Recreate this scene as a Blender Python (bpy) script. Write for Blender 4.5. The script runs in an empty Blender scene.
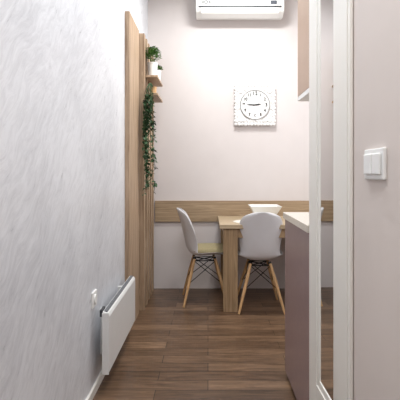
import bpy, bmesh, math, random
from mathutils import Vector, Matrix
random.seed(4)
scene=bpy.context.scene
COL=scene.collection
F=420.0
try:
    scene.view_settings.view_transform='Standard'
except Exception: pass

# ---------------------------------------------------------------- materials
def lin(c):
    return tuple(((v/255)/12.92 if v/255<=0.04045 else ((v/255+0.055)/1.055)**2.4) for v in c)+(1,)
def new_mat(name):
    m=bpy.data.materials.new(name); m.use_nodes=True
    nt=m.node_tree; b=nt.nodes['Principled BSDF']
    return m,nt,b
def plain(name,c,rough=0.5,metal=0.0,noise=0.04,scale=20):
    m,nt,b=new_mat(name)
    n=nt.nodes.new('ShaderNodeTexNoise'); n.inputs['Scale'].default_value=scale
    tc=nt.nodes.new('ShaderNodeTexCoord'); nt.links.new(tc.outputs['Object'],n.inputs['Vector'])
    r=nt.nodes.new('ShaderNodeValToRGB'); l=lin(c)
    r.color_ramp.elements[0].position=.3; r.color_ramp.elements[1].position=.7
    r.color_ramp.elements[0].color=tuple(x*(1-noise) for x in l[:3])+(1,)
    r.color_ramp.elements[1].color=tuple(min(1,x*(1+noise)) for x in l[:3])+(1,)
    nt.links.new(n.outputs['Fac'],r.inputs['Fac']); nt.links.new(r.outputs['Color'],b.inputs['Base Color'])
    b.inputs['Roughness'].default_value=rough; b.inputs['Metallic'].default_value=metal
    return m
def wood(name,c1,c2,grain='Z',rough=.5):
    m,nt,b=new_mat(name)
    tc=nt.nodes.new('ShaderNodeTexCoord'); mp=nt.nodes.new('ShaderNodeMapping')
    sc={'X':(1.5,38,38),'Y':(38,1.5,38),'Z':(38,38,1.5)}[grain]
    mp.inputs['Scale'].default_value=sc
    n=nt.nodes.new('ShaderNodeTexNoise'); n.inputs['Scale'].default_value=1.6; n.inputs['Detail'].default_value=8; n.inputs['Roughness'].default_value=.65; n.inputs['Distortion'].default_value=.9
    r=nt.nodes.new('ShaderNodeValToRGB')
    r.color_ramp.elements[0].position=.34; r.color_ramp.elements[0].color=lin(c1)
    r.color_ramp.elements[1].position=.62; r.color_ramp.elements[1].color=lin(c2)
    nt.links.new(tc.outputs['Object'],mp.inputs['Vector']); nt.links.new(mp.outputs[0],n.inputs['Vector'])
    nt.links.new(n.outputs['Fac'],r.inputs['Fac']); nt.links.new(r.outputs['Color'],b.inputs['Base Color'])
    b.inputs['Roughness'].default_value=rough
    return m
def stucco(name,c1,c2,rot=.8,bump=.25,rough=.4):
    m,nt,b=new_mat(name)
    Lk=nt.links.new
    tc=nt.nodes.new('ShaderNodeTexCoord'); m0=nt.nodes.new('ShaderNodeMapping'); mp=nt.nodes.new('ShaderNodeMapping')
    m0.inputs['Rotation'].default_value=(rot,0,0); mp.inputs['Scale'].default_value=(1,20,5.0)
    wn=nt.nodes.new('ShaderNodeTexNoise'); wn.inputs['Scale'].default_value=1.7; wn.inputs['Detail'].default_value=3
    sub=nt.nodes.new('ShaderNodeVectorMath'); sub.operation='SUBTRACT'; sub.inputs[1].default_value=(.5,.5,.5)
    scl=nt.nodes.new('ShaderNodeVectorMath'); scl.operation='SCALE'; scl.inputs['Scale'].default_value=.3
    add=nt.nodes.new('ShaderNodeVectorMath'); add.operation='ADD'
    Lk(tc.outputs['Object'],wn.inputs['Vector']); Lk(wn.outputs['Color'],sub.inputs[0]); Lk(sub.outputs[0],scl.inputs[0])
    Lk(tc.outputs['Object'],add.inputs[0]); Lk(scl.outputs[0],add.inputs[1]); Lk(add.outputs[0],m0.inputs['Vector'])
    n=nt.nodes.new('ShaderNodeTexNoise'); n.inputs['Scale'].default_value=1.8; n.inputs['Detail'].default_value=12; n.inputs['Roughness'].default_value=.75; n.inputs['Distortion'].default_value=.6
    pn=nt.nodes.new('ShaderNodeTexNoise'); pn.inputs['Scale'].default_value=1.8; pn.inputs['Detail'].default_value=5
    mixf=nt.nodes.new('ShaderNodeMath'); mixf.operation='MULTIPLY_ADD'; mixf.inputs[1].default_value=.6
    r=nt.nodes.new('ShaderNodeValToRGB')
    r.color_ramp.elements[0].position=.58; r.color_ramp.elements[0].color=lin(c1)
    r.color_ramp.elements[1].position=.92; r.color_ramp.elements[1].color=lin(c2)
    bp=nt.nodes.new('ShaderNodeBump'); bp.inputs['Strength'].default_value=bump; bp.inputs['Distance'].default_value=.005
    mr=nt.nodes.new('ShaderNodeMapRange'); mr.inputs['From Min'].default_value=.35; mr.inputs['From Max'].default_value=.65; mr.inputs['To Min'].default_value=rough-.06; mr.inputs['To Max'].default_value=rough+.12
    Lk(m0.outputs[0],mp.inputs['Vector']); Lk(mp.outputs[0],n.inputs['Vector'])
    Lk(tc.outputs['Object'],pn.inputs['Vector']); Lk(pn.outputs['Fac'],mixf.inputs[0]); Lk(n.outputs['Fac'],mixf.inputs[2])
    Lk(mixf.outputs[0],r.inputs['Fac']); Lk(r.outputs['Color'],b.inputs['Base Color'])
    Lk(n.outputs['Fac'],bp.inputs['Height']); Lk(bp.outputs[0],b.inputs['Normal'])
    Lk(n.outputs['Fac'],mr.inputs['Value']); Lk(mr.outputs[0],b.inputs['Roughness'])
    return m
M_left=stucco('pearl_plaster',(198,200,206),(229,231,236),.75,.15,.33)
M_back=plain('pale_warm_paint',(220,213,212),.75,0,.015,6)
M_right=plain('blush_paint',(218,207,200),.7,0,.015,6)
M_ceil=plain('ceiling_white',(238,238,236),.8)
M_oak=wood('oak_vertical',(144,118,94),(192,166,139),'Z')
M_oakh=wood('oak_horizontal',(140,118,92),(182,158,130),'X')
M_tab=wood('oak_table',(164,143,114),(202,183,154),'X',.4)
M_tableg=wood('oak_table_leg',(138,113,84),(178,151,118),'Z',.45)
M_beech=wood('beech',(184,142,98),(212,174,128),'Z',.4)
M_shell=plain('white_plastic',(224,224,228),.32,0,.01)
M_white=plain('white_lacquer',(242,242,240),.35,0,.01)
M_heat=plain('heater_enamel',(226,226,225),.35,0,.01)
M_cream=plain('cream_lacquer',(242,239,232),.28,0,.008,4)
M_black=plain('black_metal',(22,22,24),.4,.6)
M_mauve=plain('mauve_laminate',(150,128,128),.25,0,.02)
M_uppc=plain('blush_laminate',(184,156,136),.4,0,.02)
M_top=plain('speckled_stone',(220,212,200),.25,0,.14,160)
M_grey=plain('grey_plastic',(120,122,126),.5)
M_dark=plain('dark_plastic',(60,62,66),.5)
M_beige=plain('beige_fabric',(158,146,112),.9,0,.10,80)
M_leaf=plain('leaf_green',(52,84,50),.6,0,.45,30)
M_leaf2=plain('leaf_bright_green',(92,136,66),.6,0,.35,30)
M_soil=plain('soil',(50,36,26),.9)
M_pot=plain('white_ceramic',(238,238,236),.3,0,.01)
M_dial=plain('dial_white',(248,248,247),.5,0,.01)
M_frame=plain('carved_white',(244,243,242),.5,0,.01)
M_rim=plain('dial_rim_grey',(150,148,148),.4,0,.02)
M_ink=plain('ink_black',(14,14,16),.6)
M_logo=plain('logo_grey',(90,95,105),.5)
M_linen=plain('linen_white',(226,222,212),.9,0,.05,90)
mm,nt,b=new_mat('mirror_silver'); M_mirror=mm
b.inputs['Base Color'].default_value=(.88,.89,.90,1); b.inputs['Metallic'].default_value=1; b.inputs['Roughness'].default_value=.02
nn=nt.nodes.new('ShaderNodeTexNoise'); nn.inputs['Scale'].default_value=3
mr=nt.nodes.new('ShaderNodeMapRange'); mr.inputs['To Min'].default_value=.01; mr.inputs['To Max'].default_value=.03
nt.links.new(nn.outputs['Fac'],mr.inputs['Value']); nt.links.new(mr.outputs[0],b.inputs['Roughness'])

# floor planks (run across the room)
M_floor,nt,b=new_mat('walnut_planks')
tc=nt.nodes.new('ShaderNodeTexCoord')
br=nt.nodes.new('ShaderNodeTexBrick')
br.inputs['Scale'].default_value=1; br.inputs['Brick Width'].default_value=.78; br.inputs['Row Height'].default_value=.11
br.inputs['Mortar Size'].default_value=.0022; br.inputs['Mortar Smooth'].default_value=.3; br.offset=.37
br.inputs['Color1'].default_value=lin((96,73,55)); br.inputs['Color2'].default_value=lin((136,108,84)); br.inputs['Mortar'].default_value=lin((40,31,25))
mp=nt.nodes.new('ShaderNodeMapping'); mp.inputs['Scale'].default_value=(2.2,26,1)
no=nt.nodes.new('ShaderNodeTexNoise'); no.inputs['Scale'].default_value=1.5; no.inputs['Detail'].default_value=10; no.inputs['Roughness'].default_value=.68; no.inputs['Distortion'].default_value=1.1
r=nt.nodes.new('ShaderNodeValToRGB'); r.color_ramp.elements[0].position=.36; r.color_ramp.elements[0].color=(.46,.44,.42,1); r.color_ramp.elements[1].position=.63; r.color_ramp.elements[1].color=(1.12,1.12,1.12,1)
mx=nt.nodes.new('ShaderNodeMix'); mx.data_type='RGBA'; mx.blend_type='MULTIPLY'; mx.inputs[0].default_value=1
L=nt.links.new
L(tc.outputs['Object'],br.inputs['Vector']); L(tc.outputs['Object'],mp.inputs['Vector']); L(mp.outputs[0],no.inputs['Vector']); L(no.outputs['Fac'],r.inputs['Fac'])
L(br.outputs['Color'],mx.inputs[6]); L(r.outputs['Color'],mx.inputs[7]); L(mx.outputs[2],b.inputs['Base Color'])
bp=nt.nodes.new('ShaderNodeBump'); bp.inputs['Strength'].default_value=.12; bp.inputs['Distance'].default_value=.003
L(no.outputs['Fac'],bp.inputs['Height']); L(bp.outputs[0],b.inputs['Normal'])
b.inputs['Roughness'].default_value=.32

# ---------------------------------------------------------------- helpers
def box(bm,lo,hi):
    vs=[bm.verts.new((x,y,z)) for x in (lo[0],hi[0]) for y in (lo[1],hi[1]) for z in (lo[2],hi[2])]
    for f in ((0,1,3,2),(4,6,7,5),(0,4,5,1),(2,3,7,6),(0,2,6,4),(1,5,7,3)):
        bm.faces.new([vs[i] for i in f])
def tube(bm,p0,p1,r0,r1=None,n=12):
    r1=r0 if r1 is None else r1
    p0=Vector(p0);p1=Vector(p1); d=(p1-p0).normalized()
    a=d.orthogonal().normalized(); c=d.cross(a)
    rings=[]
    for p,r in ((p0,r0),(p1,r1)):
        rings.append([bm.verts.new(p+(a*math.cos(2*math.pi*i/n)+c*math.sin(2*math.pi*i/n))*r) for i in range(n)])
    for i in range(n):
        j=(i+1)%n
        bm.faces.new((rings[0][i],rings[0][j],rings[1][j],rings[1][i]))
    bm.faces.new(rings[0][::-1]); bm.faces.new(rings[1])
def lathe(bm,prof,n=28,c=(0,0,0)):
    rings=[]
    for r,z in prof:
        rings.append([bm.verts.new((c[0]+r*math.cos(2*math.pi*i/n),c[1]+r*math.sin(2*math.pi*i/n),c[2]+z)) for i in range(n)])
    for k in range(len(rings)-1):
        for i in range(n):
            j=(i+1)%n
            bm.faces.new((rings[k][i],rings[k][j],rings[k+1][j],rings[k+1][i]))
    bm.faces.new(rings[0][::-1]); bm.faces.new(rings[-1])
def finish(bm,name,mat,parent=None,loc=(0,0,0),bevel=0,smooth=False,seg=2,label=None,kind=None,cat=None):
    bmesh.ops.recalc_face_normals(bm,faces=bm.faces)
    me=bpy.data.meshes.new(name); bm.to_mesh(me); bm.free()
    if mat: me.materials.append(mat)
    if smooth:
        for p in me.polygons: p.use_smooth=True
    o=bpy.data.objects.new(name,me); COL.objects.link(o); o.location=loc
    if parent: o.parent=parent
    if bevel:
        md=o.modifiers.new('bevel','BEVEL'); md.width=bevel; md.segments=seg; md.limit_method='ANGLE'
    if label: o['label']=label
    if kind: o['kind']=kind
    if cat: o['category']=cat
    return o
def boxes(name,mat,lst,**k):
    bm=bmesh.new()
    for lo,hi in lst: box(bm,lo,hi)
    return finish(bm,name,mat,**k)
def empty(name,loc,label,cat,rot=0,group=None):
    e=bpy.data.objects.new(name,None); COL.objects.link(e); e.location=loc; e.rotation_euler=(0,0,rot)
    e.empty_display_size=.1
    e['label']=label; e['category']=cat
    if group: e['group']=group
    return e

# ---------------------------------------------------------------- room shell
XL=-.62; XR=.47; YB=4.33; H=3.08; XO=1.75; Y0=-1.6
boxes('floor',M_floor,[((XL-.1,Y0-.1,-.1),(XO+.1,YB+.1,0))],kind='structure')
boxes('ceiling',M_ceil,[((XL-.1,Y0-.1,H),(XO+.1,YB+.1,H+.1))],kind='structure')
boxes('wall_left',M_left,[((XL-.1,Y0-.1,0),(XL,YB+.1,H))],kind='structure')
boxes('wall_back',M_back,[((XL,YB,0),(XO+.1,YB+.1,H))],kind='structure')
boxes('wall_front',M_back,[((XL,Y0-.1,0),(XO+.1,Y0,H))],kind='structure')
boxes('wall_right',M_right,[((XR,Y0,0),(XR+.1,1.88,H))],kind='structure')
boxes('wall_kitchen',M_right,[((XR+.1,1.78,0),(XO,1.88,H)),((1.08,1.88,0),(1.18,2.5,H)),((1.18,2.4,0),(XO,2.5,H))],kind='structure')
boxes('wall_side',M_back,[((XO,1.88,0),(XO+.1,YB,H))],kind='structure')
boxes('baseboard_left',M_cream,[((XL,Y0,0),(XL+.012,3.12,.045))],kind='structure')
boxes('trim_1',M_oakh,[((-.545,YB-.022,.69),(XO,YB,.905))],kind='structure',bevel=.002)

# ---------------------------------------------------------------- wood wall panel
e=empty('wood_wall_panel',(XL,3.13,0),'light oak wall cladding with a wide board and vertical slats','wall panel')
boxes('board',M_oak,[((0,0,0),(.035,.44,2.4))],parent=e,bevel=.002)
for i in range(5):
    y0=.50+i*.145
    s=boxes('slat',M_oak,[((.012,y0,0),(.070,y0+.06,2.4))],parent=e,bevel=.002)
boxes('backing',plain('dark_gap',(84,64,50),.8),[((0,.442,0),(.0118,1.19,2.39))],parent=e)
def shelf(z,y0,y1,d=.105,lab=''):
    return boxes('wall_shelf',M_oak,[((XL+.0705,y0,z-.02),(XL+.0705+d,y1,z))],bevel=.002,label=lab,cat='shelf')
shelf(2.055,3.70,4.12,.105,'small oak shelf carrying two potted plants')
shelf(1.90,3.70,4.12,.105,'small oak shelf carrying a trailing ivy pot')

def leaf(bm,p,d,up,L,W):
    d=d.normalized(); s=d.cross(up)
    if s.length<1e-3: s=d.orthogonal()
    s.normalize(); u=s.cross(d).normalized()
    a=bm.verts.new(p); b1=bm.verts.new(p+d*L*.45+s*W+u*W*.3); c=bm.verts.new(p+d*L-u*W*.3); b2=bm.verts.new(p+d*L*.45-s*W+u*W*.3); m=bm.verts.new(p+d*L*.5-u*W*.1)
    bm.faces.new((a,b1,m)); bm.faces.new((b1,c,m)); bm.faces.new((c,b2,m)); bm.faces.new((b2,a,m))
def potted(loc,r,h,mat,lab,fol,spread,n=170):
    e=empty('potted_plant',loc,lab,'plant')
    bm=bmesh.new(); lathe(bm,[(r*.78,0),(r*.84,.003),(r,h*.93),(r*1.06,h*.94),(r*1.06,h),(r*.92,h),(r*.9,h*.9)],28)
    finish(bm,'pot',M_pot,parent=e,smooth=False)
    bm=bmesh.new(); lathe(bm,[(r*.88,h*.86),(r*.86,h*.93)],20); finish(bm,'soil',M_soil,parent=e)
    bm=bmesh.new()
    for i in range(n):
        a=random.uniform(0,2*math.pi); t=random.random(); ph=random.uniform(-.15,1.5)
        R=spread*(.35+.65*t)
        p=Vector((math.cos(a)*math.cos(ph)*R,math.sin(a)*math.cos(ph)*R,h+fol*.35+math.sin(ph)*fol*.65*(.4+.6*t)))
        d=Vector((math.cos(a),math.sin(a),random.uniform(-.3,.9)))
        leaf(bm,p,d,Vector((0,0,1)),random.uniform(.018,.03),random.uniform(.006,.010))
    for i in range(14):
        a=i*2*math.pi/14
        tube(bm,(0,0,h*.9),(math.cos(a)*spread*.7,math.sin(a)*spread*.7,h+fol*.6),.0015,.001,5)
    finish(bm,'foliage',mat,parent=e)
potted((-.497,3.765,2.055),.046,.12,M_leaf2,'bushy green plant in a white pot on an oak shelf',.145,.070,520)
potted((-.487,3.99,2.055),.042,.105,M_leaf2,'small grassy plant in a white pot on an oak shelf',.045,.046,180)
# ivy
e=empty('trailing_ivy',(-.503,3.86,1.90),'artificial ivy trailing from a wooden pot on a shelf','plant')
bm=bmesh.new(); lathe(bm,[(.027,0),(.031,.07),(.034,.07),(.034,.08),(.029,.08),(.028,.072)],16); finish(bm,'pot',M_beech,parent=e)
bm=bmesh.new(); bl=bmesh.new()
for k in range(15):
    x,y=random.uniform(-.04,.02),random.uniform(-.32,-.17)
    L0=[.50,.95,.36,.72,.44,.90,.30,.62,.80][k%9]*random.uniform(.9,1.0)
    pts=[Vector((0,0,.07)),Vector((x*.5,y*.6,.08)),Vector((x,y,.01))]
    z=-.04; drift=random.uniform(-.006,.006)
    while z>-L0:
        x+=random.uniform(-.02,.02); x=max(-.045,min(.03,x)); y+=random.uniform(-.018,.018)+drift
        pts.append(Vector((x,y,z))); z-=.05
    for a,b_ in zip(pts,pts[1:]):
        tube(bm,a,b_,.0018,.0015,5)
        q0=random.choice((1,2,4,7))
        if b_.z>-.06: q0=0
        for q in range(q0):
            t=random.random(); p=a.lerp(b_,t)
            d=Vector((random.uniform(-.7,1),random.uniform(-1,.6),random.uniform(-.9,.3)))
            Ls=random.uniform(.022,.050)
            if p.x+d.normalized().x*Ls<-.045: d.x=abs(d.x)
            leaf(bl,p,d,Vector((0,0,1)),Ls,Ls*.36)
finish(bm,'stem',M_leaf,parent=e); finish(bl,'foliage',M_leaf,parent=e)

# ---------------------------------------------------------------- heater
e=empty('panel_heater',(XL,2.27,.11),'white electric convector panel heater fixed low on the wall','heater')
LH=.80
bm=bmesh.new()
sec=[(.050,0),(.080,0),(.088,.01),(.088,.31),(.080,.325),(.050,.335)]
v0=[bm.verts.new((x,0,z)) for x,z in sec]; v1=[bm.verts.new((x,LH,z)) for x,z in sec]
bm.faces.new(v0); bm.faces.new(v1[::-1])
for i in range(len(sec)):
    j=(i+1)%len(sec); bm.faces.new((v0[i],v0[j],v1[j],v1[i]))
finish(bm,'body',M_heat,parent=e,bevel=.003)
bm=bmesh.new()
for i in range(52):
    y=.012+i*.015
    box(bm,(.055,y,.322),(.073,y+.009,.3365))
finish(bm,'grille',M_grey,parent=e)
boxes('end_cap',M_heat,[((.048,-.008,-.004),(.086,-.0005,.330))],parent=e,bevel=.003)
for y in (.15,.62):
    boxes('bracket',M_heat,[((0,y,.04),(.0495,y+.03,.30))],parent=e)
boxes('control_box',M_dark,[((.034,.0,.305),(.049,.07,.343))],parent=e,bevel=.003)
# socket
e=empty('wall_socket',(XL,2.27,.515),'white wall power socket on plaster','socket')
boxes('plate',M_white,[((0,-.042,-.042),(.010,.042,.042))],parent=e,bevel=.003)
bm=bmesh.new(); tube(bm,(.0101,0,0),(.016,0,0),.026,.024,20); finish(bm,'socket_insert',M_white,parent=e)

# ---------------------------------------------------------------- AC
e=empty('air_conditioner',(.315,YB,2.745),'white split air conditioner mounted high on the wall','air conditioner')
W=.435
bm=bmesh.new()
sec=[(0,.02),(-.12,.0),(-.19,.035),(-.215,.085),(-.21,.25),(-.17,.285),(0,.285)]
v0=[bm.verts.new((-W,y,z)) for y,z in sec]; v1=[bm.verts.new((W,y,z)) for y,z in sec]
bm.faces.new(v0); bm.faces.new(v1[::-1])
for i in range(len(sec)):
    j=(i+1)%len(sec); bm.faces.new((v0[i],v0[j],v1[j],v1[i]))
finish(bm,'casing',M_white,parent=e,bevel=.008,seg=3)
bm=bmesh.new()
sec=[(-.135,-.004),(-.192,.024),(-.214,.070),(-.217,.068),(-.195,.018),(-.137,-.012)]
v0=[bm.verts.new((-W+.05,y,z)) for y,z in sec]; v1=[bm.verts.new((W-.05,y,z)) for y,z in sec]
bm.faces.new(v0); bm.faces.new(v1[::-1])
for i in range(len(sec)):
    j=(i+1)%len(sec); bm.faces.new((v0[i],v0[j],v1[j],v1[i]))
finish(bm,'louvre',M_white,parent=e)
boxes('air_slot',M_dark,[((-W+.03,-.2165,.072),(W-.03,-.2125,.084))],parent=e)
def text(s,size,mat,parent,loc,rot,name='lettering',ext=.001,off=.012):
    cu=bpy.data.curves.new(name,'FONT'); cu.body=s; cu.size=size; cu.align_x='CENTER'; cu.align_y='CENTER'; cu.extrude=ext
    cu.offset=size*off
    t=bpy.data.objects.new('tmp',cu); COL.objects.link(t)
    bpy.context.view_layer.update()
    me=bpy.data.meshes.new_from_object(t.evaluated_get(bpy.context.evaluated_depsgraph_get()))
    bpy.data.objects.remove(t)
    me.materials.clear(); me.materials.append(mat)
    o=bpy.data.objects.new(name,me); COL.objects.link(o); o.parent=parent; o.location=loc; o.rotation_euler=rot
    return o
text('VOX',.045,M_logo,e,(-.33,-.2155,.118),(math.pi/2,0,0))
boxes('sticker',M_logo,[((.30,-.2165,.10),(.36,-.2135,.135))],parent=e)

# ---------------------------------------------------------------- clock
e=empty('wall_clock',(.48,YB,1.885),'white square wall clock with ornate carved frame and round dial','clock')
S=.212
bm=bmesh.new()
box(bm,(-S+.014,-.038,-S+.014),(S-.014,-.0,S-.014))
def bump(x,z,r,y=-.022,fl=.6):
    bmesh.ops.create_uvsphere(bm,u_segments=12,v_segments=8,radius=r,matrix=Matrix.Translation((x,y,z))@Matrix.Diagonal((1,fl,1,1)))
def ring(x,z,R,r,y=-.026,n=14,m=6,a0=0,a1=2*math.pi):
    vs=[]
    full=abs(a1-a0-2*math.pi)<1e-6
    for i in range(n):
        a=a0+(a1-a0)*i/(n if full else n-1)
        vs.append([bm.verts.new((x+(R+r*math.cos(2*math.pi*k/m))*math.cos(a),y+r*math.sin(2*math.pi*k/m),z+(R+r*math.cos(2*math.pi*k/m))*math.sin(a))) for k in range(m)])
    for i in range(n if full else n-1):
        for k in range(m):
            bm.faces.new((vs[i][k],vs[(i+1)%n][k],vs[(i+1)%n][(k+1)%m],vs[i][(k+1)%m]))
N=12
for a in range(4):
    for i in range(N+1):
        t=-S+.016+(2*S-.032)*i/N
        x,z=((t,S-.014),(t,-S+.014),(S-.014,t),(-S+.014,t))[a]
        bump(x,z,.0185 if i%2 else .0150,-.034,.9)
    for i in range(6):
        t=-S+.052+(2*S-.104)*i/5
        x,z=((t,S-.042),(t,-S+.042),(S-.042,t),(-S+.042,t))[a]
        ring(x,z,.020,.0075,-.041,16,6,math.radians([180,0,-90,90][a]),math.radians([360,180,90,270][a]))
        ring(x,z,.009,.005,-.041)
for x in (-1,1):
    for z in (-1,1):
        ring(x*(S-.066),z*(S-.066),.021,.008,-.041); ring(x*(S-.066),z*(S-.066),.008,.005,-.041)
finish(bm,'frame',M_frame,parent=e,smooth=False)
bm=bmesh.new(); tube(bm,(0,-.0385,0),(0,-.046,0),.146,.146,56); finish(bm,'dial',M_dial,parent=e)
bm=bmesh.new(); ring(0,0,.149,.005,-.046,56,8); finish(bm,'dial_rim',M_rim,parent=e,smooth=True)
for n in range(1,13):
    a=math.radians(90-30*n)
    text(str(n),.052 if n%3==0 else .044,M_ink,e,(.115*math.cos(a),-.0475,.115*math.sin(a)),(math.pi/2,0,0),'numeral',.001,.028)
def hand(name,ang,L,w):
    bm=bmesh.new(); 
    vs=[bm.verts.new(p) for p in ((-w,0,-.02),(w,0,-.02),(w*1.2,0,L*.6),(0,0,L),(-w*1.2,0,L*.6))]
    f=bm.faces.new(vs); r=bmesh.ops.extrude_face_region(bm,geom=[f]); bmesh.ops.translate(bm,verts=[v for v in r['geom'] if isinstance(v,bmesh.types.BMVert)],vec=(0,-.002,0))
    o=finish(bm,name,M_ink,parent=e,loc=(0,-.050,0)); o.rotation_euler=(0,math.radians(ang),0)
hand('hour_hand',82,.066,.0055); hand('minute_hand',272,.088,.0045)

# ---------------------------------------------------------------- table
e=empty('dining_table',(.10,3.58,0),'light oak dining table with broad panel legs against the wall','table')
TW=1.3; TD=.72
boxes('table_top',M_tab,[((0,0,.715),(TW,TD,.75))],parent=e,bevel=.002)
boxes('apron',M_tableg,[((.04,.03,.635),(TW-.04,.05,.715)),((.04,TD-.05,.635),(TW-.04,TD-.03,.715)),((.04,.05,.635),(.06,TD-.05,.715)),((TW-.06,.05,.635),(TW-.04,TD-.05,.715))],parent=e)
for (x,y) in ((.03,.02),(TW-.15,.02),(.03,TD-.08),(TW-.15,TD-.08)):
    boxes('leg',M_tableg,[((x,y,0),(x+.125,y+.06,.7149))],parent=e,bevel=.002)
bm=bmesh.new()
def sq(w,z): return [bm.verts.new((x*w,y*w,z)) for x,y in ((-1,-1),(1,-1),(1,1),(-1,1))]
R=[sq(.07,0),sq(.075,.004),sq(.145,.13),sq(.139,.13),sq(.07,.012)]
for a,b_ in zip(R,R[1:]):
    for i in range(4): bm.faces.new((a[i],a[(i+1)%4],b_[(i+1)%4],b_[i]))
bm.faces.new(R[0][::-1]); bm.faces.new(R[-1])
finish(bm,'bowl',M_pot,loc=(.54,4.02,.75),bevel=.002,label='white square flared ceramic bowl on the table',cat='bowl')
bm=bmesh.new(); 
lathe(bm,[(.17,0),(.172,.002),(.15,.004)],40)
finish(bm,'placemat',M_linen,loc=(.40,3.80,.75),label='round off-white lace placemat on the oak table',cat='placemat')

# ---------------------------------------------------------------- chairs (local +y = facing)
def shell_bm():
    prof=[(.232,.414,.150),(.212,.440,.195),(.12,.444,.214),(0,.428,.214),(-.085,.426,.200),(-.140,.448,.178),(-.172,.505,.170),(-.190,.585,.182),(-.210,.680,.196),(-.232,.765,.190),(-.248,.818,.166),(-.258,.850,.128),(-.263,.868,.070)]
    bm=bmesh.new(); rows=[]; n=14
    for k,(y,z,w) in enumerate(prof):
        t=k/(len(prof)-1); row=[]
        for i in range(n+1):
            u=-1+2*i/n; x=w*u
            backf=max(0,min(1,(t-.28)/.25))
            c=abs(u)**2.1
            seat_h=.008+.06*math.sin(min(1,t/.42)*math.pi*.5)
            dz=c*seat_h*(1-backf); top=max(0,t-.6)/.4; dy=c*.115*backf*(1-.65*top)
            if t>.85: dz-= .010*c
            row.append(bm.verts.new((x,y+dy,z+dz)))
        rows.append(row)
    for a,b_ in zip(rows,rows[1:]):
        for i in range(n): bm.faces.new((a[i],a[i+1],b_[i+1],b_[i]))
    return bm
def build_chair(loc,rot,lab):
    e=empty('dining_chair',loc,lab,'chair',rot,'white shell dining chairs')
    o=finish(shell_bm(),'seat_shell',M_shell,parent=e,smooth=True)
    md=o.modifiers.new('sol','SOLIDIFY'); md.thickness=.005; md.offset=0
    md=o.modifiers.new('sub','SUBSURF'); md.levels=2; md.render_levels=2
    P={}
    for sx in (-1,1):
        for sy in (-1,1):
            top=Vector((sx*.085,sy*.095-.005,.405)); bot=Vector((sx*.195,sy*.20,0)); P[(sx,sy)]=(top,bot)
            bm=bmesh.new(); m=top.lerp(bot,.35)
            tube(bm,top,m,.0125,.0155,14); tube(bm,m,bot,.0155,.010,14)
            finish(bm,'leg',M_beech,parent=e,smooth=False)
    bm=bmesh.new()
    at=lambda k,t:P[k][0].lerp(P[k][1],t)
    ks=[(-1,-1),(1,-1),(1,1),(-1,1)]
    for i in range(4):
        a,b_=ks[i],ks[(i+1)%4]
        tube(bm,at(a,.04),at(b_,.52),.0035,n=8); tube(bm,at(b_,.04),at(a,.52),.0035,n=8)
        tube(bm,at(a,.04),at(b_,.04),.005,n=8)
        tube(bm,at(a,.04)+Vector((0,0,.0)),at(a,-.04)*1.0,.012,n=10)
    tube(bm,at(ks[0],.04),at(ks[2],.04),.005,n=8); tube(bm,at(ks[1],.04),at(ks[3],.04),.005,n=8)
    finish(bm,'metal_brace',M_black,parent=e)
    return e
build_chair((.455,3.745,0),0,'white plastic shell chair with wooden dowel legs pushed under the table')
cb=build_chair((-.03,3.93,0),math.radians(-86),'white plastic shell chair with wooden legs and a beige seat pad')
# cushion
bm=bmesh.new(); n=8
def superel(a,r): 
    c,s=math.cos(a),math.sin(a); return (abs(c)**.55*math.copysign(1,c)*r, abs(s)**.55*math.copysign(1,s)*r)
rings=[]
for r,z in ((.10,.0),(.158,.004),(.176,.024),(.168,.050),(.11,.064),(.02,.066)):
    rings.append([bm.verts.new((*superel(2*math.pi*i/40,r),z+ .09*(r/.178)**2*.12)) for i in range(40)])
for a,b_ in zip(rings,rings[1:]):
    for i in range(40): bm.faces.new((a[i],a[(i+1)%40],b_[(i+1)%40],b_[i]))
bm.faces.new(rings[0][::-1]); bm.faces.new(rings[-1])
o=finish(bm,'seat_cushion',M_beige,loc=(.02,3.925,.448),smooth=True,label='beige square seat pad on a white shell chair',cat='cushion'); o.rotation_euler=(0,0,math.radians(-86))

# ---------------------------------------------------------------- kitchen
e=empty('base_cabinet',(.455,1.885,0),'mauve kitchen base cabinet with a flat glossy door','cabinet')
boxes('body',M_mauve,[((.02,0,.08),(.62,.60,.925)),((.05,.0,0),(.62,.60,.08))],parent=e)
boxes('door',M_mauve,[((0,.002,.03),(.019,.598,.922))],parent=e,bevel=.002)
boxes('worktop',M_top,[((.445,1.885,.926),(1.078,2.495,.962))],bevel=.003,label='pale speckled stone worktop on the mauve base cabinet',cat='worktop')
e=empty('wall_cabinet',(.53,1.885,1.63),'blush wall-hung kitchen cabinet above the worktop','cabinet')
boxes('body',M_uppc,[((.02,0,.012),(.549,.60,1.2))],parent=e)
boxes('bottom_panel',M_white,[((0.0,0,-.012),(.549,.60,.0119))],parent=e)
for i in range(2):
    boxes('door',M_uppc,[((0,.002+i*.3,.014),(.019,.298+i*.3,1.2))],parent=e,bevel=.002)

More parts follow.
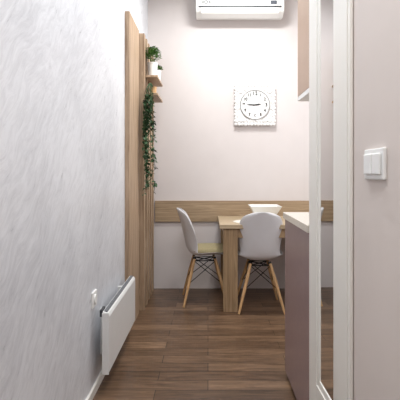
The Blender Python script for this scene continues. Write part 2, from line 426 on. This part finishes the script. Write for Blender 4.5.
# ---------------------------------------------------------------- mirror (hinged, slightly ajar)
e=empty('mirror_door',(XR,1.355,0),'full-height mirror panel in a smooth white frame, slightly ajar','mirror',math.radians(1.45))
ya,yb,yc,yd=0,.166,.339,.495
ZT=2.7; ZB=.356
bm=bmesh.new()
def bars(x0,x1,ins_o,ins_i):
    box(bm,(x0,ya+ins_o,.003+ins_o),(x1,yb-ins_i,ZT)); box(bm,(x0,yc+ins_i,.003+ins_o),(x1,yd-ins_o,ZT))
    box(bm,(x0,yb-ins_i,.003+ins_o),(x1,yc+ins_i,ZB-ins_i)); box(bm,(x0,yb-ins_i,ZT-.15+ins_i),(x1,yc+ins_i,ZT))
bars(-.0125,-.002,0,0)
bars(-.0165,-.0125,.018,.028)
finish(bm,'frame',M_cream,parent=e,bevel=.0019,seg=3)
boxes('mirror_glass',M_mirror,[((-.009,yb,ZB),(-.004,yc,ZT-.15))],parent=e)

# ---------------------------------------------------------------- switch
e=empty('light_switch',(XR,1.17,1.222),'white double rocker light switch on the wall','light switch')
boxes('plate',M_white,[((-.010,-.068,-.043),(0,.068,.043))],parent=e,bevel=.003)
for y in (-.030,.030):
    boxes('rocker',M_white,[((-.017,y-.026,-.029),(-.0101,y+.026,.029))],parent=e,bevel=.003)

# ---------------------------------------------------------------- lights
def area(loc,size,power,col,rot=(0,0,0),sy=None):
    l=bpy.data.lights.new('added_area_light','AREA'); l.energy=power; l.size=size; l.color=col  # unseen area lamps added to brighten the room, no fixtures modelled
    if sy: l.shape='RECTANGLE'; l.size_y=sy
    o=bpy.data.objects.new('added_area_light',l); COL.objects.link(o); o.location=loc; o.rotation_euler=rot
area((.30,3.35,3.05),.35,36,(.985,1,.98))
area((-.05,1.7,3.05),.35,18,(.85,.92,1),sy=.8)
area((-.05,.0,3.05),.5,24,(1,.985,.955),sy=.9)
area((1.7,3.3,1.6),1.1,9,(.90,.96,1),rot=(0,math.radians(90),0),sy=1.2)  # added cool side fill by the right wall, aimed left, not on the ceiling
w=bpy.data.worlds.new('world'); scene.world=w; w.use_nodes=True
w.node_tree.nodes['Background'].inputs[0].default_value=(.9,.93,1,1); w.node_tree.nodes['Background'].inputs[1].default_value=.3

cam=bpy.data.cameras.new('camera'); co=bpy.data.objects.new('camera',cam); COL.objects.link(co)
co.location=(0,0,1.2); co.rotation_euler=(math.pi/2,0,0)
cam.sensor_width=36; cam.lens=36*F/400; cam.shift_x=-.02; cam.shift_y=-.07; cam.clip_start=.02
scene.camera=co
